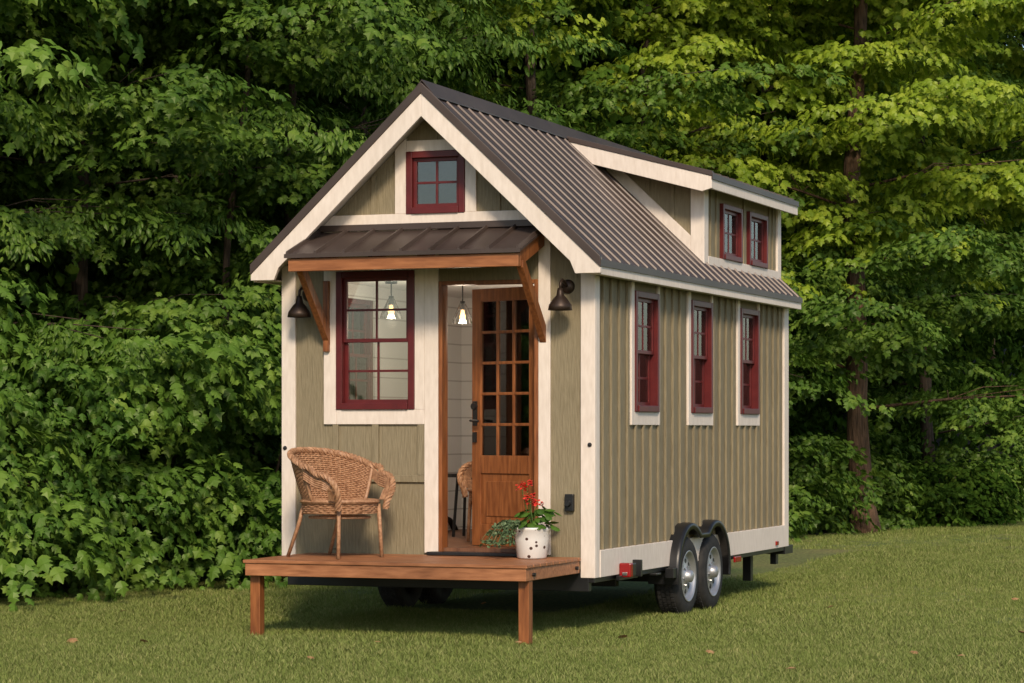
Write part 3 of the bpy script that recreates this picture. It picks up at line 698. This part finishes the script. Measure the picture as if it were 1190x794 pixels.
# ---------------------------------------------------------------- ground
def groundmat():
    m,nt,b=newmat('lawn_ground'); tc=N(nt,'ShaderNodeTexCoord')
    n1=N(nt,'ShaderNodeTexNoise'); n1.inputs['Scale'].default_value=.5; n1.inputs['Detail'].default_value=6; nt.links.new(tc.outputs['Object'],n1.inputs[0])
    n2=N(nt,'ShaderNodeTexNoise'); n2.inputs['Scale'].default_value=25; n2.inputs['Detail'].default_value=8; nt.links.new(tc.outputs['Object'],n2.inputs[0])
    c1=ramp(nt,n1.outputs[0],[(.35,(.115,.17,.04)),(.65,(.22,.215,.075))]); c2=ramp(nt,n2.outputs[0],[(.35,(.4,.4,.4)),(.65,(1.25,1.2,1.1))])
    mx=N(nt,'ShaderNodeMix',data_type='RGBA',blend_type='MULTIPLY'); mx.inputs[0].default_value=1; nt.links.new(c1,mx.inputs[6]); nt.links.new(c2,mx.inputs[7])
    nt.links.new(mx.outputs[2],b.inputs['Base Color']); b.inputs['Roughness'].default_value=.95
    bp=N(nt,'ShaderNodeBump'); bp.inputs['Strength'].default_value=.8; bp.inputs['Distance'].default_value=.03; nt.links.new(n2.outputs[0],bp.inputs['Height']); nt.links.new(bp.outputs[0],b.inputs['Normal'])
    return m
M['lawn']=groundmat()
# gentle rise of the lawn toward the far right of the clearing
def sstep(a,b,v):
    t=np.clip((np.asarray(v,dtype=float)-a)/(b-a),0,1); return t*t*(3-2*t)
def gz(x,y): return .16*sstep(7,24,y)*sstep(-4,4,x)
gx=[-400,-100,-40]+list(range(-20,31,2))+[60,120,400]; gy=[-400,-100,-40]+list(range(-24,61,2))+[120,400]
vs=[(x,y,float(gz(x,y))) for x in gx for y in gy]; k=len(gy)
meshobj('lawn',vs,[(i*k+j,(i+1)*k+j,(i+1)*k+j+1,i*k+j+1) for i in range(len(gx)-1) for j in range(k-1)],'lawn',smooth=True)
M['litter']=textured('leaf_litter',(.006,.008,.004),(.025,.022,.012),(1,1,1),3,.95,.8,.1,detail=10)  # near-black tone paints the forest shade into the litter
vs=[];fs=[];ns=[1.2,3,5,10,20,30,45,70]; ss=list(range(-60,121,20))
for n in ns:
    for s in ss:
        p=EO+D_*s+Nn*n; vs.append((p[0],p[1],(.012 if n<=5 else min(hill(n),24))+(.17 if s>30 else 0)))
k=len(ss)
for i in range(len(ns)-1):
    for j in range(k-1): fs.append((i*k+j,i*k+j+1,(i+1)*k+j+1,(i+1)*k+j))
meshobj('hillside',vs,fs,'litter')  # dark sheet added behind the trees to close sky gaps
def tuft(i):
    r=random.Random(i); A=Acc()
    for k in range(34):
        x,y=r.gauss(0,.065),r.gauss(0,.065); a=r.uniform(0,6.283); h=r.uniform(.02,.05); w=.0028; b=r.uniform(.3,1.2)*h
        dx,dy=math.cos(a),math.sin(a)
        A.add([(x-dy*w,y+dx*w,0),(x+dy*w,y-dx*w,0),(x+dx*b*.35+dy*w*.7,y+dy*b*.35-dx*w*.7,h*.6),(x+dx*b*.35-dy*w*.7,y+dy*b*.35+dx*w*.7,h*.6),(x+dx*b,y+dy*b,h)],[(0,1,2,3),(3,2,4)])
    me=bpy.data.meshes.new('tuft%d'%i); me.from_pydata(A.v,[],A.f); me.materials.append(M['grass']); return bpy.data.objects.new('tuft%d'%i,me)
gc=bpy.data.collections.new('grass_tufts')
for i in range(4): gc.objects.link(tuft(i))
g=np.random.default_rng(3)
def gpts(cnt,x0,x1,y0,y1):
    x=g.uniform(x0,x1,cnt); y=g.uniform(y0,y1,cnt); n=(x-EO[0])*Nn[0]+(y-EO[1])*Nn[1]
    k=n<.9+.4*np.sin(y*1.7)*np.sin(y*.6)
    return x[k],y[k]
xs,ys=[],[]
for a in ((48000,-8,9,-6,2),(16000,-1,9,2,14),(5000,-7,-2.6,2,14),(13000,-6,10,14,30),(5000,-8,8,-9,-6)):
    x,y=gpts(*a); xs.append(x); ys.append(y)
x=np.concatenate(xs); y=np.concatenate(ys); n=len(x)
scatter('grass',np.stack([x,y,gz(x,y)],1),np.stack([np.zeros(n),np.zeros(n),g.uniform(0,6.28,n)],1),g.uniform(.6,1.35,n)*(.9+.25*np.sin(x*1.3)*np.sin(y*.9)),gc)
A=Acc(); rnd=random.Random(4)
for p in [(-.1,-1.25),(1.3,-1.4),(-3.9,-2.6),(2.2,-2.5),(-1.0,-2.9),(3.0,1.0)]+[(rnd.uniform(-5,5),rnd.uniform(-3,6)) for _ in range(14)]:
    add_leaf(A,(p[0],p[1],.045),rnd.uniform(0,6),rnd.uniform(-.3,.2),rnd.uniform(-.5,.5),rnd.uniform(.06,.10),'maple')
A.obj('fallen_leaves','dry')
# ---------------------------------------------------------------- flower pot
FP=empty('flower_pot',(-.38,-.30,.587)); FP.scale=(1.05,1.05,1)
A=Acc(); A.lathe([(0,.0),(.098,.0),(.105,.01),(.122,.14),(.128,.205),(.136,.215),(.136,.232),(.128,.232),(.12,.2),(0,.19)],(0,0,0),'z',40); A.obj('pot','pot',FP,smooth=True)
A=Acc(); A.lathe([(0,.2),(.121,.2)],(0,0,0),'z',24); A.obj('soil','soil',FP)
A=Acc(); B=Acc(); rnd=random.Random(9)
heads=[(-.07,-.02,.52),(-.02,.03,.42),(.0,-.05,.46),(-.04,0,.55),(.04,.02,.40)]
for i in range(60):
    a=rnd.uniform(0,6.28); r=rnd.uniform(.02,.15); z=.24+rnd.uniform(0,.16)*(1.2-r*4)
    add_leaf(A,(.03+r*math.cos(a),r*math.sin(a),z),a,rnd.uniform(-.1,.7),rnd.gauss(0,.3),rnd.uniform(.045,.08),'round')
for hx,hy,hz in heads:
    A.tube([(0.02,0,.2),(hx*.5,hy*.5,.35),(hx,hy,hz)],.0035,5)
    for k in range(26):
        a=rnd.uniform(0,6.28);u=rnd.uniform(-.4,1);r=.028; add_leaf(B,(hx+r*math.cos(a)*.9,hy+r*math.sin(a)*.9,hz+r*u),a,rnd.uniform(-1,.4),rnd.gauss(0,.4),.022,'round')
A.obj('geranium_leaves','leaf_bush',FP); B.obj('geranium_flowers','petal',FP)
A=Acc()
for k in range(38):
    a=rnd.uniform(2.2,4.6); ln=rnd.uniform(.1,.27); pts=[]
    for t in range(7):
        u=t/6; pts.append((-.05+(.05+ln*u)*math.cos(a),(.05+ln*u)*math.sin(a),.22+.09*math.sin(u*2.4)-.16*u*u+rnd.uniform(-.006,.006)))
    A.tube(pts,.002,4)
    for q in pts[1:]:
        for _ in range(4): add_leaf(A,(q[0]+rnd.gauss(0,.01),q[1]+rnd.gauss(0,.01),q[2]+rnd.gauss(0,.01)),rnd.uniform(0,6.28),rnd.uniform(-.3,.9),rnd.gauss(0,.5),rnd.uniform(.014,.03),'round')
A.obj('trailing_ivy','ivy',FP)
# ---------------------------------------------------------------- light, sky, camera
w=bpy.data.worlds.new('World'); scene.world=w; w.use_nodes=True; nt=w.node_tree
sun=Vector((.36,-.74,.57)).normalized(); el=math.asin(sun.z); az=math.atan2(sun.x,sun.y)
sk=nt.nodes.new('ShaderNodeTexSky'); sk.sky_type='NISHITA'; sk.sun_disc=False; sk.sun_elevation=el; sk.sun_rotation=az
bg=nt.nodes['Background']; bg.inputs[1].default_value=.15; nt.links.new(sk.outputs[0],bg.inputs[0])
sl=bpy.data.lights.new('sun','SUN'); sl.energy=3.5; sl.angle=R(10); sl.color=(1,.83,.63)
so=bpy.data.objects.new('sun',sl); so.rotation_euler=sun.to_track_quat('Z','Y').to_euler(); link(so)
cd=bpy.data.cameras.new('camera'); cd.lens=91.1; cd.sensor_width=36; cd.shift_y=.0866; cd.clip_end=2000; cd.clip_start=.5
co=bpy.data.objects.new('camera',cd); co.location=(6.263,-18.392,1.54); co.rotation_euler=(R(90),0,R(20.6)); link(co); scene.camera=co
scene.view_settings.view_transform='Standard'; scene.view_settings.look='None'; scene.view_settings.exposure=0
